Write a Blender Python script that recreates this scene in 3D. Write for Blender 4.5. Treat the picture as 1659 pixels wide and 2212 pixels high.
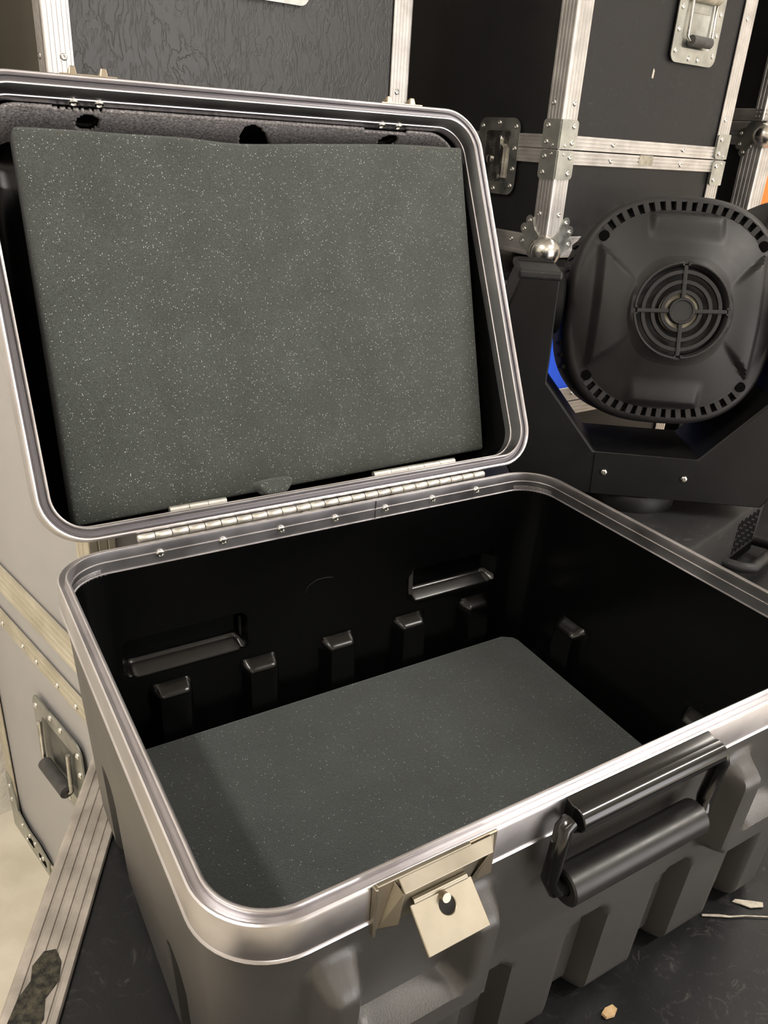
import bpy, math, random
from mathutils import Matrix, Vector
random.seed(7)
for o in list(bpy.data.objects): bpy.data.objects.remove(o)
SC = bpy.context.scene; COL = SC.collection
PI = math.pi
# ------------------------------------------------------------------ camera
cam = bpy.data.cameras.new('camera'); camo = bpy.data.objects.new('camera', cam); COL.objects.link(camo)
cam.sensor_fit = 'VERTICAL'; cam.sensor_height = 36.0; cam.sensor_width = 27.0
cam.lens = 1706.475 / 2212 * 36.0
cam.clip_start = 0.02
CR = ((0.85701, -0.51198, 0.05826), (-0.17340, -0.39289, -0.90309), (0.48527, 0.76383, -0.42552))
CC = Vector((-0.09448, -0.72307, 0.38479))
m3 = Matrix(((CR[0][0], -CR[1][0], -CR[2][0]), (CR[0][1], -CR[1][1], -CR[2][1]), (CR[0][2], -CR[1][2], -CR[2][2])))
camo.matrix_world = Matrix.Translation(CC) @ m3.to_4x4()
SC.camera = camo
# ------------------------------------------------------------------ world, exposure
w = bpy.data.worlds.new('world'); SC.world = w; w.use_nodes = True
w.node_tree.nodes['Background'].inputs[0].default_value = (1.0, 0.95, 0.9, 1)
w.node_tree.nodes['Background'].inputs[1].default_value = 0.02
vs = SC.view_settings
vs.view_transform = 'Standard'; vs.look = 'None'; vs.gamma = 1.0; vs.use_curve_mapping = False; vs.exposure = 0.3
# ------------------------------------------------------------------ lamps of the room (ceiling tubes; the fittings are built further down)
FLOOR = -1.108; CEIL = 2.35
LAMPS = [  # x, y, angle, energy
    (-1.1, -0.4, 1.57, 42), (2.2, -1.7, 0.0, 76), (-0.6, -3.0, 0.0, 14), (2.9, 0.2, 1.57, 16)]
for i, (x, y, a, e) in enumerate(LAMPS):
    l = bpy.data.lights.new('tube_light', 'AREA'); l.shape = 'RECTANGLE'; l.size = 1.3; l.size_y = 0.14
    l.energy = e; l.color = (1.0, 0.94, 0.86)
    lo = bpy.data.objects.new('tube_light', l); COL.objects.link(lo)
    lo.location = (x, y, CEIL - 0.115); lo.rotation_euler = (0, 0, a)
# daylight through the wide doorway in the wall behind the camera
DOOR = (0.9, 3.9, 1.35)   # x0, x1, head height
l = bpy.data.lights.new('daylight', 'AREA'); l.shape = 'RECTANGLE'; l.size = DOOR[1] - DOOR[0]; l.size_y = DOOR[2] - FLOOR
l.energy = 110; l.color = (1.0, 0.965, 0.96)
lo = bpy.data.objects.new('daylight', l); COL.objects.link(lo)
lo.location = ((DOOR[0] + DOOR[1]) / 2, -4.22, (DOOR[2] + FLOOR) / 2); lo.rotation_euler = (PI / 2, 0, 0)

# ------------------------------------------------------------------ helpers
class MB:
    def __init__(s): s.v = []; s.f = []
    def add(s, vs_, fs):
        n = len(s.v); s.v += [tuple(v) for v in vs_]; s.f += [tuple(i + n for i in f) for f in fs]; return s
    def box(s, a, b, M=None):
        x0, y0, z0 = a; x1, y1, z1 = b
        v = [(x0, y0, z0), (x1, y0, z0), (x1, y1, z0), (x0, y1, z0), (x0, y0, z1), (x1, y0, z1), (x1, y1, z1), (x0, y1, z1)]
        if M: v = [M @ Vector(p) for p in v]
        return s.add(v, [(0, 3, 2, 1), (4, 5, 6, 7), (0, 1, 5, 4), (1, 2, 6, 5), (2, 3, 7, 6), (3, 0, 4, 7)])
    def prism(s, poly, h0, h1, M=None, cap=True):
        """poly (x,y) list extruded along z"""
        n = len(poly); v = [(x, y, h0) for x, y in poly] + [(x, y, h1) for x, y in poly]
        if M: v = [M @ Vector(p) for p in v]
        f = [(i, (i + 1) % n, (i + 1) % n + n, i + n) for i in range(n)]
        if cap: f += [tuple(range(n - 1, -1, -1)), tuple(range(n, 2 * n))]
        return s.add(v, f)
    def ringprism(s, outer, inner, h0, h1, M=None):
        n = len(outer)
        v = [(x, y, h0) for x, y in outer] + [(x, y, h1) for x, y in outer] + [(x, y, h0) for x, y in inner] + [(x, y, h1) for x, y in inner]
        if M: v = [M @ Vector(p) for p in v]
        f = []
        for i in range(n):
            j = (i + 1) % n
            f += [(i, j, j + n, i + n), (2 * n + j, 2 * n + i, 3 * n + i, 3 * n + j), (i + n, j + n, 3 * n + j, 3 * n + i), (j, i, 2 * n + i, 2 * n + j)]
        return s.add(v, f)
    def lathe(s, prof, seg=20, M=None, a0=0.0, a1=2 * PI):
        """prof list of (r,z) about z"""
        full = abs(a1 - a0 - 2 * PI) < 1e-6
        n = seg if full else seg + 1
        v = []
        for r, z in prof:
            for k in range(n):
                a = a0 + (a1 - a0) * k / seg; v.append((r * math.cos(a), r * math.sin(a), z))
        if M: v = [M @ Vector(p) for p in v]
        f = []
        for i in range(len(prof) - 1):
            for k in range(seg):
                k2 = (k + 1) % n
                f.append((i * n + k, i * n + k2, (i + 1) * n + k2, (i + 1) * n + k))
        return s.add(v, f)
    def tube(s, pts, r, seg=12, cap=True):
        pts = [Vector(p) for p in pts]; N = len(pts); rings = []
        t0 = (pts[1] - pts[0]).normalized(); up = Vector((0, 0, 1)) if abs(t0.z) < .9 else Vector((1, 0, 0))
        a = t0.cross(up).normalized(); v = []
        for i, p in enumerate(pts):
            t = (pts[min(i + 1, N - 1)] - pts[max(i - 1, 0)]).normalized()
            a = (a - t * a.dot(t)).normalized(); b = t.cross(a)
            rr = r[i] if isinstance(r, (list, tuple)) else r
            v += [p + (a * math.cos(2 * PI * k / seg) + b * math.sin(2 * PI * k / seg)) * rr for k in range(seg)]
        f = [(i * seg + k, i * seg + (k + 1) % seg, (i + 1) * seg + (k + 1) % seg, (i + 1) * seg + k) for i in range(N - 1) for k in range(seg)]
        if cap: f += [tuple(range(seg - 1, -1, -1)), tuple((N - 1) * seg + k for k in range(seg))]
        return s.add(v, f)
    def grid(s, rows, closed_u=False):
        n = len(rows[0]); v = [p for r in rows for p in r]; f = []
        for i in range(len(rows) - 1):
            for k in range(n if closed_u else n - 1):
                k2 = (k + 1) % n; f.append((i * n + k, i * n + k2, (i + 1) * n + k2, (i + 1) * n + k))
        return s.add(v, f)
    def xf(s, M): s.v = [tuple(M @ Vector(p)) for p in s.v]; return s
    def mesh(s, name, mat, smooth=None):
        me = bpy.data.meshes.new(name); me.from_pydata(s.v, [], s.f); me.validate(); me.update()
        if mat: me.materials.append(mat)
        if smooth is not None:
            for p in me.polygons: p.use_smooth = True
            if smooth < 180: me.set_sharp_from_angle(angle=math.radians(smooth))
        return me

def link(name, me, parent=None, M=None):
    o = bpy.data.objects.new(name, me); COL.objects.link(o)
    if parent: o.parent = parent
    if M is not None: o.matrix_local = M
    return o
def obj(name, mb, mat, parent=None, smooth=35, M=None, bevel=0, kind=None):
    o = link(name, mb.mesh(name, mat, smooth), parent, M)
    if bevel:
        b = o.modifiers.new('bevel', 'BEVEL'); b.width = bevel; b.segments = 2; b.limit_method = 'ANGLE'; b.angle_limit = math.radians(40)
    if kind: o['kind'] = kind
    return o
def tag(o, label, cat, group=None):
    o['label'] = label; o['category'] = cat
    if group: o['group'] = group
    return o
def thing(name, label, cat, M=None, group=None):
    o = bpy.data.objects.new(name, None); COL.objects.link(o); o.empty_display_size = .05
    if M is not None: o.matrix_world = M
    return tag(o, label, cat, group)
def copy_tree(o, parent=None):
    c = o.copy(); COL.objects.link(c); c.parent = parent
    for ch in list(o.children): copy_tree(ch, c)
    return c
def fr(o, x, y, z):
    """matrix from origin and axes"""
    return Matrix(((x[0], y[0], z[0], o[0]), (x[1], y[1], z[1], o[1]), (x[2], y[2], z[2], o[2]), (0, 0, 0, 1)))
def on(p, n, up=(0, 0, 1)):
    """frame at p with z along n"""
    n = Vector(n).normalized(); u = Vector(up)
    if abs(u.dot(n)) > .95: u = Vector((0, 1, 0))
    x = u.cross(n).normalized(); y = n.cross(x)
    return fr(p, x, y, n)
def T(x, y, z): return Matrix.Translation((x, y, z))
def rrect(x0, x1, y0, y1, r, seg=6, step=None):
    """ccw points (x, y, nx, ny)"""
    P = []
    for cx, cy, a in ((x1 - r, y0 + r, -PI / 2), (x1 - r, y1 - r, 0), (x0 + r, y1 - r, PI / 2), (x0 + r, y0 + r, PI)):
        arc = [(cx + r * math.cos(a + PI / 2 * k / seg), cy + r * math.sin(a + PI / 2 * k / seg), math.cos(a + PI / 2 * k / seg), math.sin(a + PI / 2 * k / seg)) for k in range(seg + 1)]
        if P and step:
            p, q = P[-1], arc[0]; d = math.hypot(q[0] - p[0], q[1] - p[1]); n = int(d / step)
            P += [(p[0] + (q[0] - p[0]) * k / n, p[1] + (q[1] - p[1]) * k / n, p[2], p[3]) for k in range(1, n)]
        P += arc
    if step:
        p, q = P[-1], P[0]; d = math.hypot(q[0] - p[0], q[1] - p[1]); n = int(d / step)
        P += [(p[0] + (q[0] - p[0]) * k / n, p[1] + (q[1] - p[1]) * k / n, p[2], p[3]) for k in range(1, n)]
    return P
def rr2(x0, x1, y0, y1, r, seg=5): return [(p[0], p[1]) for p in rrect(x0, x1, y0, y1, r, seg)]
def sweep(mb, path, prof):
    """closed profile (inset, height) swept round a closed path"""
    n = len(prof); N = len(path); v = []
    for x, y, nx, ny in path:
        for s_, h in prof: v.append((x - nx * s_, y - ny * s_, h))
    f = []
    for i in range(N):
        j = (i + 1) % N
        for k in range(n):
            l = (k + 1) % n; f.append((i * n + k, j * n + k, j * n + l, i * n + l))
    return mb.add(v, f)
def ss(a, b, x):
    t = min(1, max(0, (x - a) / (b - a))); return t * t * (3 - 2 * t)
def sdbox(x, y, cx, cy, hx, hy, r):
    qx = abs(x - cx) - hx + r; qy = abs(y - cy) - hy + r
    return math.hypot(max(qx, 0), max(qy, 0)) + min(max(qx, qy), 0) - r

# ------------------------------------------------------------------ materials
def mat(name, col, rough=.5, metal=0.0, spec=.5, coat=0.0, build=None):
    m = bpy.data.materials.new(name); m.use_nodes = True; nt = m.node_tree; b = nt.nodes['Principled BSDF']
    b.inputs['Base Color'].default_value = (*col, 1); b.inputs['Roughness'].default_value = rough; b.inputs['Metallic'].default_value = metal
    b.inputs['Specular IOR Level'].default_value = spec; b.inputs['Coat Weight'].default_value = coat
    if build: build(nt, b)
    return m
def N(nt, t, **kw):
    n = nt.nodes.new(t)
    for k, v in kw.items():
        if k in n.inputs.keys(): n.inputs[k].default_value = v
        else: setattr(n, k, v)
    return n
def coords(nt, scale=(1, 1, 1)):
    c = N(nt, 'ShaderNodeTexCoord'); mp = N(nt, 'ShaderNodeMapping'); mp.inputs['Scale'].default_value = scale
    nt.links.new(c.outputs['Object'], mp.inputs['Vector']); return mp.outputs[0]
def noise(nt, vec, scale, detail=4, rough=.6):
    n = N(nt, 'ShaderNodeTexNoise'); n.inputs['Scale'].default_value = scale; n.inputs['Detail'].default_value = detail; n.inputs['Roughness'].default_value = rough
    nt.links.new(vec, n.inputs['Vector']); return n.outputs['Fac']
def ramp(nt, fac, stops):
    r = N(nt, 'ShaderNodeValToRGB'); e = r.color_ramp.elements
    while len(e) < len(stops): e.new(.5)
    for el, (p, c) in zip(e, stops): el.position = p; el.color = (*c, 1) if len(c) == 3 else c
    nt.links.new(fac, r.inputs[0]); return r.outputs[0]
def mapr(nt, fac, a, b, c, d):
    r = N(nt, 'ShaderNodeMapRange'); r.clamp = True
    for k, v in zip((1, 2, 3, 4), (a, b, c, d)): r.inputs[k].default_value = v
    nt.links.new(fac, r.inputs[0]); return r.outputs[0]
def bump(nt, b, h, strength=.3, dist=.001):
    n = N(nt, 'ShaderNodeBump'); n.inputs['Strength'].default_value = strength; n.inputs['Distance'].default_value = dist
    nt.links.new(h, n.inputs['Height']); nt.links.new(n.outputs[0], b.inputs['Normal']); return n
def varied(c0, c1, scale, r0, r1, bs=0, bd=.0005, bscale=None, stretch=(1, 1, 1), lo=.35, hi=.65):
    def f(nt, b):
        v = coords(nt, stretch); n = noise(nt, v, scale)
        nt.links.new(ramp(nt, n, [(lo, c0), (hi, c1)]), b.inputs['Base Color'])
        nt.links.new(mapr(nt, n, .3, .7, r0, r1), b.inputs['Roughness'])
        if bs: bump(nt, b, noise(nt, v, bscale or scale * 6), bs, bd)
    return f
M = {}
M['alu'] = mat('brushed_aluminium', (.54, .525, .545), .3, 1.0, build=varied((.46, .445, .46), (.60, .585, .605), 9, .26, .42, .15, .0003, 120))
M['alu_case'] = mat('case_aluminium', (.6, .58, .57), .4, .9, build=varied((.50, .485, .47), (.68, .66, .64), 14, .34, .5, .2, .0004, 90))
M['alu_worn'] = mat('worn_aluminium', (.4, .37, .34), .5, .7, build=varied((.30, .275, .25), (.47, .43, .39), 25, .42, .62, .3, .0006, 160))
M['alu_cream'] = mat('dull_aluminium', (.56, .52, .42), .5, .55, build=varied((.50, .46, .36), (.64, .60, .50), 12, .42, .6, .2, .0004, 90))
M['zinc'] = mat('zinc_plate', (.45, .46, .43), .35, .95, build=varied((.36, .37, .35), (.52, .53, .49), 22, .26, .42))
M['steel'] = mat('polished_steel', (.62, .61, .58), .22, 1.0, build=varied((.45, .44, .42), (.68, .66, .62), 30, .16, .34))
M['pocket'] = mat('zinc_pocket_shade', (.20, .205, .19), .4, .9, build=varied((.15, .155, .145), (.24, .245, .23), 22, .32, .46))  # zinc darkened in colour to stand for shade in the shallow pocket
M['rivet'] = mat('rivet_metal', (.72, .71, .68), .24, 1.0)
M['nickel'] = mat('nickel_latch', (.29, .262, .21), .42, 1.0, build=varied((.26, .235, .185), (.32, .29, .235), 30, .38, .48))
M['brass'] = mat('dull_brass', (.38, .325, .25), .4, 1.0)
M['hinge'] = mat('hinge_steel', (.60, .585, .54), .42, .85, build=varied((.50, .485, .44), (.68, .665, .62), 60, .34, .5))
M['dark'] = mat('slot_shade', (.0015, .0015, .0015), .95, spec=.05)  # near-black on flat plates, painting the shade inside slots and recesses
M['gasket'] = mat('gasket_groove', (.11, .105, .115), .38, .75)
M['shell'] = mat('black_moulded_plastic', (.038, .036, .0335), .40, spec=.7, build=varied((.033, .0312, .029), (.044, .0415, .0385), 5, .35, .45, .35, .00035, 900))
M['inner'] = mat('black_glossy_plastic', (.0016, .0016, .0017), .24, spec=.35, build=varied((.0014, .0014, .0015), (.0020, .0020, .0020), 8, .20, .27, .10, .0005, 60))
M['rubber'] = mat('black_rubber', (.009, .0088, .0088), .38, spec=.4, build=varied((.0075, .0073, .0073), (.012, .0116, .0114), 40, .32, .46))
M['gloss'] = mat('black_enamel', (.004, .0038, .004), .14, spec=.55)
M['grip'] = mat('grey_rubber_grip', (.055, .055, .052), .6, build=varied((.04, .04, .038), (.075, .073, .07), 60, .5, .7))
M['tape'] = mat('tan_grip', (.36, .33, .26), .7, build=varied((.26, .24, .18), (.44, .40, .32), 60, .6, .8))
def foam_build(base, glint, amount):
    def f(nt, b):
        v = coords(nt)
        n1 = noise(nt, v, 900, 3, .7); n2 = noise(nt, v, 18, 3, .6)
        c = ramp(nt, n1, [(.30, tuple(x * .45 for x in base)), (.52, base), (.72, tuple(x * 2.0 for x in base))])
        vo = N(nt, 'ShaderNodeTexVoronoi'); vo.inputs['Scale'].default_value = 470; nt.links.new(v, vo.inputs['Vector'])
        near = mapr(nt, vo.outputs['Distance'], .14, .26, 1, 0)
        sep = N(nt, 'ShaderNodeSeparateColor'); nt.links.new(vo.outputs['Color'], sep.inputs[0])
        pick = mapr(nt, sep.outputs[0], 1 - amount, 1 - amount + .06, 0, 1)
        mu = N(nt, 'ShaderNodeMath', operation='MULTIPLY'); nt.links.new(near, mu.inputs[0]); nt.links.new(pick, mu.inputs[1])
        mx = N(nt, 'ShaderNodeMix', data_type='RGBA'); nt.links.new(mu.outputs[0], mx.inputs[0]); nt.links.new(c, mx.inputs[6]); mx.inputs[7].default_value = (*glint, 1)  # glints of the foam cells painted into the base colour as pale specks
        big = N(nt, 'ShaderNodeHueSaturation'); nt.links.new(mx.outputs[2], big.inputs['Color']); nt.links.new(mapr(nt, n2, .3, .7, .86, 1.14), big.inputs['Value'])
        nt.links.new(big.outputs[0], b.inputs['Base Color'])
        bump(nt, b, n1, .9, .0016)
        b.inputs['Sheen Weight'].default_value = .15; b.inputs['Sheen Roughness'].default_value = .6
    return f
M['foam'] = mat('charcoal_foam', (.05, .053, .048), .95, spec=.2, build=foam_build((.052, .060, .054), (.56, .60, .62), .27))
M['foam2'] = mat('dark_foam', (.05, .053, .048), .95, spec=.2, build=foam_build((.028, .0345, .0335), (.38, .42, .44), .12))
def felt_build(nt, b):
    v = coords(nt); n1 = noise(nt, v, 330, 4, .85)
    nt.links.new(ramp(nt, n1, [(.34, (.10, .095, .097)), (.51, (.40, .38, .385)), (.66, (.75, .72, .72))]), b.inputs['Base Color'])
    bump(nt, b, n1, .8, .002)
M['felt'] = mat('grey_felt', (.17, .16, .16), 1.0, spec=.1, build=felt_build)
def scuffed(base, scr, amount, rough):
    def f(nt, b):
        v = coords(nt); n1 = noise(nt, v, 7, 8, .75)
        st = N(nt, 'ShaderNodeTexNoise'); st.inputs['Scale'].default_value = 30; st.inputs['Detail'].default_value = 9; st.inputs['Roughness'].default_value = .8; st.inputs['Distortion'].default_value = 2.5
        nt.links.new(v, st.inputs['Vector'])
        a = mapr(nt, st.outputs['Fac'], .55, .78, 0, 1); q = mapr(nt, n1, .42, .7, 0, amount)
        mu = N(nt, 'ShaderNodeMath', operation='MULTIPLY'); nt.links.new(a, mu.inputs[0]); nt.links.new(q, mu.inputs[1])
        mx = N(nt, 'ShaderNodeMix', data_type='RGBA'); nt.links.new(mu.outputs[0], mx.inputs[0]); mx.inputs[6].default_value = (*base, 1); mx.inputs[7].default_value = (*scr, 1)
        nt.links.new(mx.outputs[2], b.inputs['Base Color'])
        nt.links.new(mapr(nt, n1, .3, .7, rough - .08, rough + .1), b.inputs['Roughness'])
        bump(nt, b, noise(nt, v, 500), .2, .0004)
    return f
M['lam_black'] = mat('black_laminate', (.012, .012, .012), .42, spec=.35, build=scuffed((.0115, .0115, .0120), (.16, .15, .14), .6, .42))
M['lam_top'] = mat('scuffed_black_laminate', (.008, .008, .009), .40, spec=.3, build=scuffed((.0075, .0078, .0090), (.22, .21, .20), .9, .40))
def leather_build(nt, b):
    v = coords(nt)
    wv = N(nt, 'ShaderNodeTexNoise'); wv.inputs['Scale'].default_value = 6; wv.inputs['Detail'].default_value = 2; nt.links.new(v, wv.inputs['Vector'])
    ad = N(nt, 'ShaderNodeMixRGB', blend_type='ADD'); ad.inputs[0].default_value = .10; nt.links.new(v, ad.inputs[1]); nt.links.new(wv.outputs['Color'], ad.inputs[2])
    hs = []
    for rot, sc in ((.5, (62, 62, 15)), (-.8, (55, 55, 17))):
        mp = N(nt, 'ShaderNodeMapping'); mp.inputs['Scale'].default_value = sc; mp.inputs['Rotation'].default_value = (0, rot, 0); nt.links.new(ad.outputs[0], mp.inputs[0])
        n = N(nt, 'ShaderNodeTexNoise'); n.inputs['Scale'].default_value = 1.0; n.inputs['Detail'].default_value = 3; n.inputs['Roughness'].default_value = .55; nt.links.new(mp.outputs[0], n.inputs['Vector'])
        a_ = N(nt, 'ShaderNodeMath', operation='SUBTRACT'); nt.links.new(n.outputs['Fac'], a_.inputs[0]); a_.inputs[1].default_value = .5
        c_ = N(nt, 'ShaderNodeMath', operation='ABSOLUTE'); nt.links.new(a_.outputs[0], c_.inputs[0])
        hs.append(mapr(nt, c_.outputs[0], 0, .045, 0, 1))
    mask = mapr(nt, noise(nt, v, 7, 2), .42, .58, 0, 1)
    mx = N(nt, 'ShaderNodeMix', data_type='FLOAT'); nt.links.new(mask, mx.inputs[0]); nt.links.new(hs[0], mx.inputs[2]); nt.links.new(hs[1], mx.inputs[3])
    mp = N(nt, 'ShaderNodeMapping'); mp.inputs['Scale'].default_value = (70, 70, 26); mp.inputs['Rotation'].default_value = (0, .3, 0); nt.links.new(ad.outputs[0], mp.inputs[0])
    fb = noise(nt, mp.outputs[0], 1.0, 6, .65)
    sm = N(nt, 'ShaderNodeMath', operation='MULTIPLY_ADD'); nt.links.new(fb, sm.inputs[0]); sm.inputs[1].default_value = 0.9
    hf = N(nt, 'ShaderNodeMath', operation='MULTIPLY'); nt.links.new(mx.outputs[0], hf.inputs[0]); hf.inputs[1].default_value = 1.0; nt.links.new(hf.outputs[0], sm.inputs[2])
    bump(nt, b, sm.outputs[0], .42, .0014)
M['leather'] = mat('black_leatherette', (.034, .034, .034), .38, build=leather_build)
M['lam_grey'] = mat('pale_grey_laminate', (.39, .385, .385), .45, build=varied((.375, .368, .37), (.415, .405, .405), 4, .4, .5))
M['wall_reflection'] = mat('painted_wall_reflection', (.16, .145, .11), .5, build=varied((.145, .13, .098), (.175, .158, .122), 8, .45, .55, .2, .0004, 400))  # warm wall reflection painted as olive colour on the tall case's left face
M['blue'] = mat('blue_laminate', (.02, .10, .75), .4, build=varied((.018, .09, .68), (.022, .11, .8), 6, .36, .46))
M['orange'] = mat('orange_laminate', (.75, .16, .015), .45, build=varied((.70, .14, .012), (.8, .18, .02), 6, .4, .5))
M['moverblk'] = mat('matt_black_housing', (.012, .0113, .0117), .5, spec=.32, build=varied((.0105, .0098, .0103), (.015, .0138, .0142), 12, .44, .58, .25, .0003, 700))
M['yoke'] = mat('black_yoke_paint', (.004, .004, .004), .5, spec=.22, build=varied((.0034, .0034, .0034), (.005, .005, .0049), 10, .4, .55, .2, .0003, 600))
M['basepl'] = mat('dusty_black_plastic', (.014, .014, .0145), .5, spec=.35, build=scuffed((.013, .013, .0135), (.16, .16, .155), .7, .48))
M['wall'] = mat('white_plaster', (.78, .75, .70), .8, build=varied((.74, .71, .66), (.82, .79, .74), 6, .75, .9, .7, .006, 55))
M['floor'] = mat('cream_concrete', (.70, .65, .53), .6, build=varied((.60, .55, .44), (.76, .71, .60), 5, .45, .7, .3, .002, 40))
M['ceil'] = mat('ceiling_paint', (.66, .64, .6), .9, build=varied((.64, .62, .58), (.68, .66, .62), 3, .85, .95))
M['chip'] = mat('wood_chip', (.55, .38, .20), .8, build=varied((.45, .30, .15), (.6, .42, .24), 200, .7, .9))
M['scrap'] = mat('pale_scrap', (.5, .46, .38), .8, build=varied((.38, .34, .28), (.58, .54, .46), 150, .7, .9))
M['wood'] = mat('torn_plywood', (.03, .028, .018), .9, build=varied((.008, .008, .006), (.10, .09, .06), 120, .8, 1.0, .9, .004, 200, lo=.4, hi=.75))
M['housing'] = mat('lamp_housing', (.7, .7, .7), .5)
def emis(nt, b):
    b.inputs['Emission Color'].default_value = (1, .9, .77, 1); b.inputs['Emission Strength'].default_value = 6
M['tube'] = mat('lit_tube', (.9, .9, .85), .5, build=emis)

# ------------------------------------------------------------------ room
def struct(name, mb, m): o = obj(name, mb, m, None, None); o['kind'] = 'structure'; return o
X0, X1, Y0, Y1 = -2.6, 4.6, -4.2, 3.4
struct('floor', MB().box((X0, Y0, FLOOR - .1), (X1, Y1, FLOOR)), M['floor'])
struct('ceiling', MB().box((X0, Y0, CEIL), (X1, Y1, CEIL + .1)), M['ceil'])
struct('wall_left', MB().box((X0 - .1, Y0, FLOOR), (X0, Y1, CEIL)), M['wall'])
struct('wall_right', MB().box((X1, Y0, FLOOR), (X1 + .1, Y1, CEIL)), M['wall'])
struct('wall_front', MB().box((X0, Y0 - .1, FLOOR), (DOOR[0], Y0, CEIL)).box((DOOR[1], Y0 - .1, FLOOR), (X1, Y0, CEIL)).box((DOOR[0], Y0 - .1, DOOR[2]), (DOOR[1], Y0, CEIL)), M['wall'])
struct('wall_back', MB().box((X0, Y1, FLOOR), (X1, Y1 + .1, CEIL)), M['wall'])
a = math.radians(8.7)
pw = MB().box((-2.8, 0, FLOOR), (.10, 3.0, CEIL)).xf(T(-.09, .885, 0) @ Matrix.Rotation(a, 4, 'Z'))
struct('wall_pier', pw, M['wall'])
for i, (x, y, a, e) in enumerate(LAMPS):
    t = thing('ceiling_lamp', ['ceiling tube lamp above the pale grey case side of the room', 'ceiling tube lamp in front of the open trunk', 'ceiling tube lamp nearest the doorway wall', 'ceiling tube lamp at the right side of the room'][i], 'lamp', T(x, y, CEIL) @ Matrix.Rotation(a, 4, 'Z'), 'ceiling tube lamps')
    h = MB().prism([(-.10, 0), (-.06, -.06), (.06, -.06), (.10, 0)], -.70, .70).xf(Matrix.Rotation(PI / 2, 4, 'Y') @ Matrix.Rotation(PI / 2, 4, 'Z'))
    obj('lamp_housing', h, M['housing'], t)
    for s_ in (-1, 1):
        obj('lamp_tube', MB().tube([(-.64, s_ * .035, -.088), (.64, s_ * .035, -.088)], .013, 10), M['tube'], t)

# ------------------------------------------------------------------ flight case kit
def rivet_mesh():
    mb = MB().lathe([(.0066, 0), (.0064, .0014), (.0052, .0027), (.0036, .0031), (.0024, .0027), (.0019, .0010), (.0, .0006)], 12)
    return mb.mesh('rivet', M['rivet'], 60)
RIV = rivet_mesh()
def rivet(parent, p, n, s=1.0):
    return link('rivet', RIV, parent, on(p, n) @ Matrix.Scale(s, 4))
def leg_profile(w_, t, ng):
    """outer skin of one leg of an angle, from its free edge (-w) up to near the corner; (j, i) with i the height"""
    pts = [(-w_, t * .6), (-w_ + .0012, t)]
    for k in range(ng):
        c = -w_ + w_ * (k + .8) / (ng + .6)
        pts += [(c - .0016, t), (c - .0008, t - .0014), (c + .0008, t - .0014), (c + .0016, t)]
    return pts
def angle_ext(p0, p1, nA, nB, w_, t=.004, ng=4, r=.004):
    A = leg_profile(w_, t, ng)
    prof = [(i, j) for j, i in A]
    for k in range(0, 5):
        a_ = PI / 2 * k / 4; prof.append((t - r + r * math.cos(a_), t - r + r * math.sin(a_)))
    prof += [(j, i) for j, i in reversed(A)]
    prof += [(-w_, 0.0002), (0.0002, 0.0002), (0.0002, -w_)]
    p0 = Vector(p0); p1 = Vector(p1); nA = Vector(nA); nB = Vector(nB); n = len(prof); v = []
    for p in (p0, p1):
        for i, j in prof: v.append(p + nA * i + nB * j)
    f = [(k, (k + 1) % n, (k + 1) % n + n, k + n) for k in range(n)] + [tuple(range(n)), tuple(range(2 * n - 1, n - 1, -1))]
    return MB().add(v, f)
def strip_ext(p0, p1, nF, up, w_, t=.004, ng=3):
    """flat ridged strip on a face, from the edge line p0-p1 going along -up by w"""
    A = leg_profile(w_, t, ng) + [(0, t), (0, .0002), (-w_, .0002)]
    p0 = Vector(p0); p1 = Vector(p1); nF = Vector(nF); up = Vector(up); n = len(A); v = []
    for p in (p0, p1):
        for j, i in A: v.append(p + nF * i + up * j)
    f = [(k, (k + 1) % n, (k + 1) % n + n, k + n) for k in range(n)] + [tuple(range(n)), tuple(range(2 * n - 1, n - 1, -1))]
    return MB().add(v, f)
FN = {'front': (0, -1, 0), 'left': (-1, 0, 0), 'back': (0, 1, 0), 'right': (1, 0, 0), 'top': (0, 0, 1), 'bottom': (0, 0, -1)}
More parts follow.
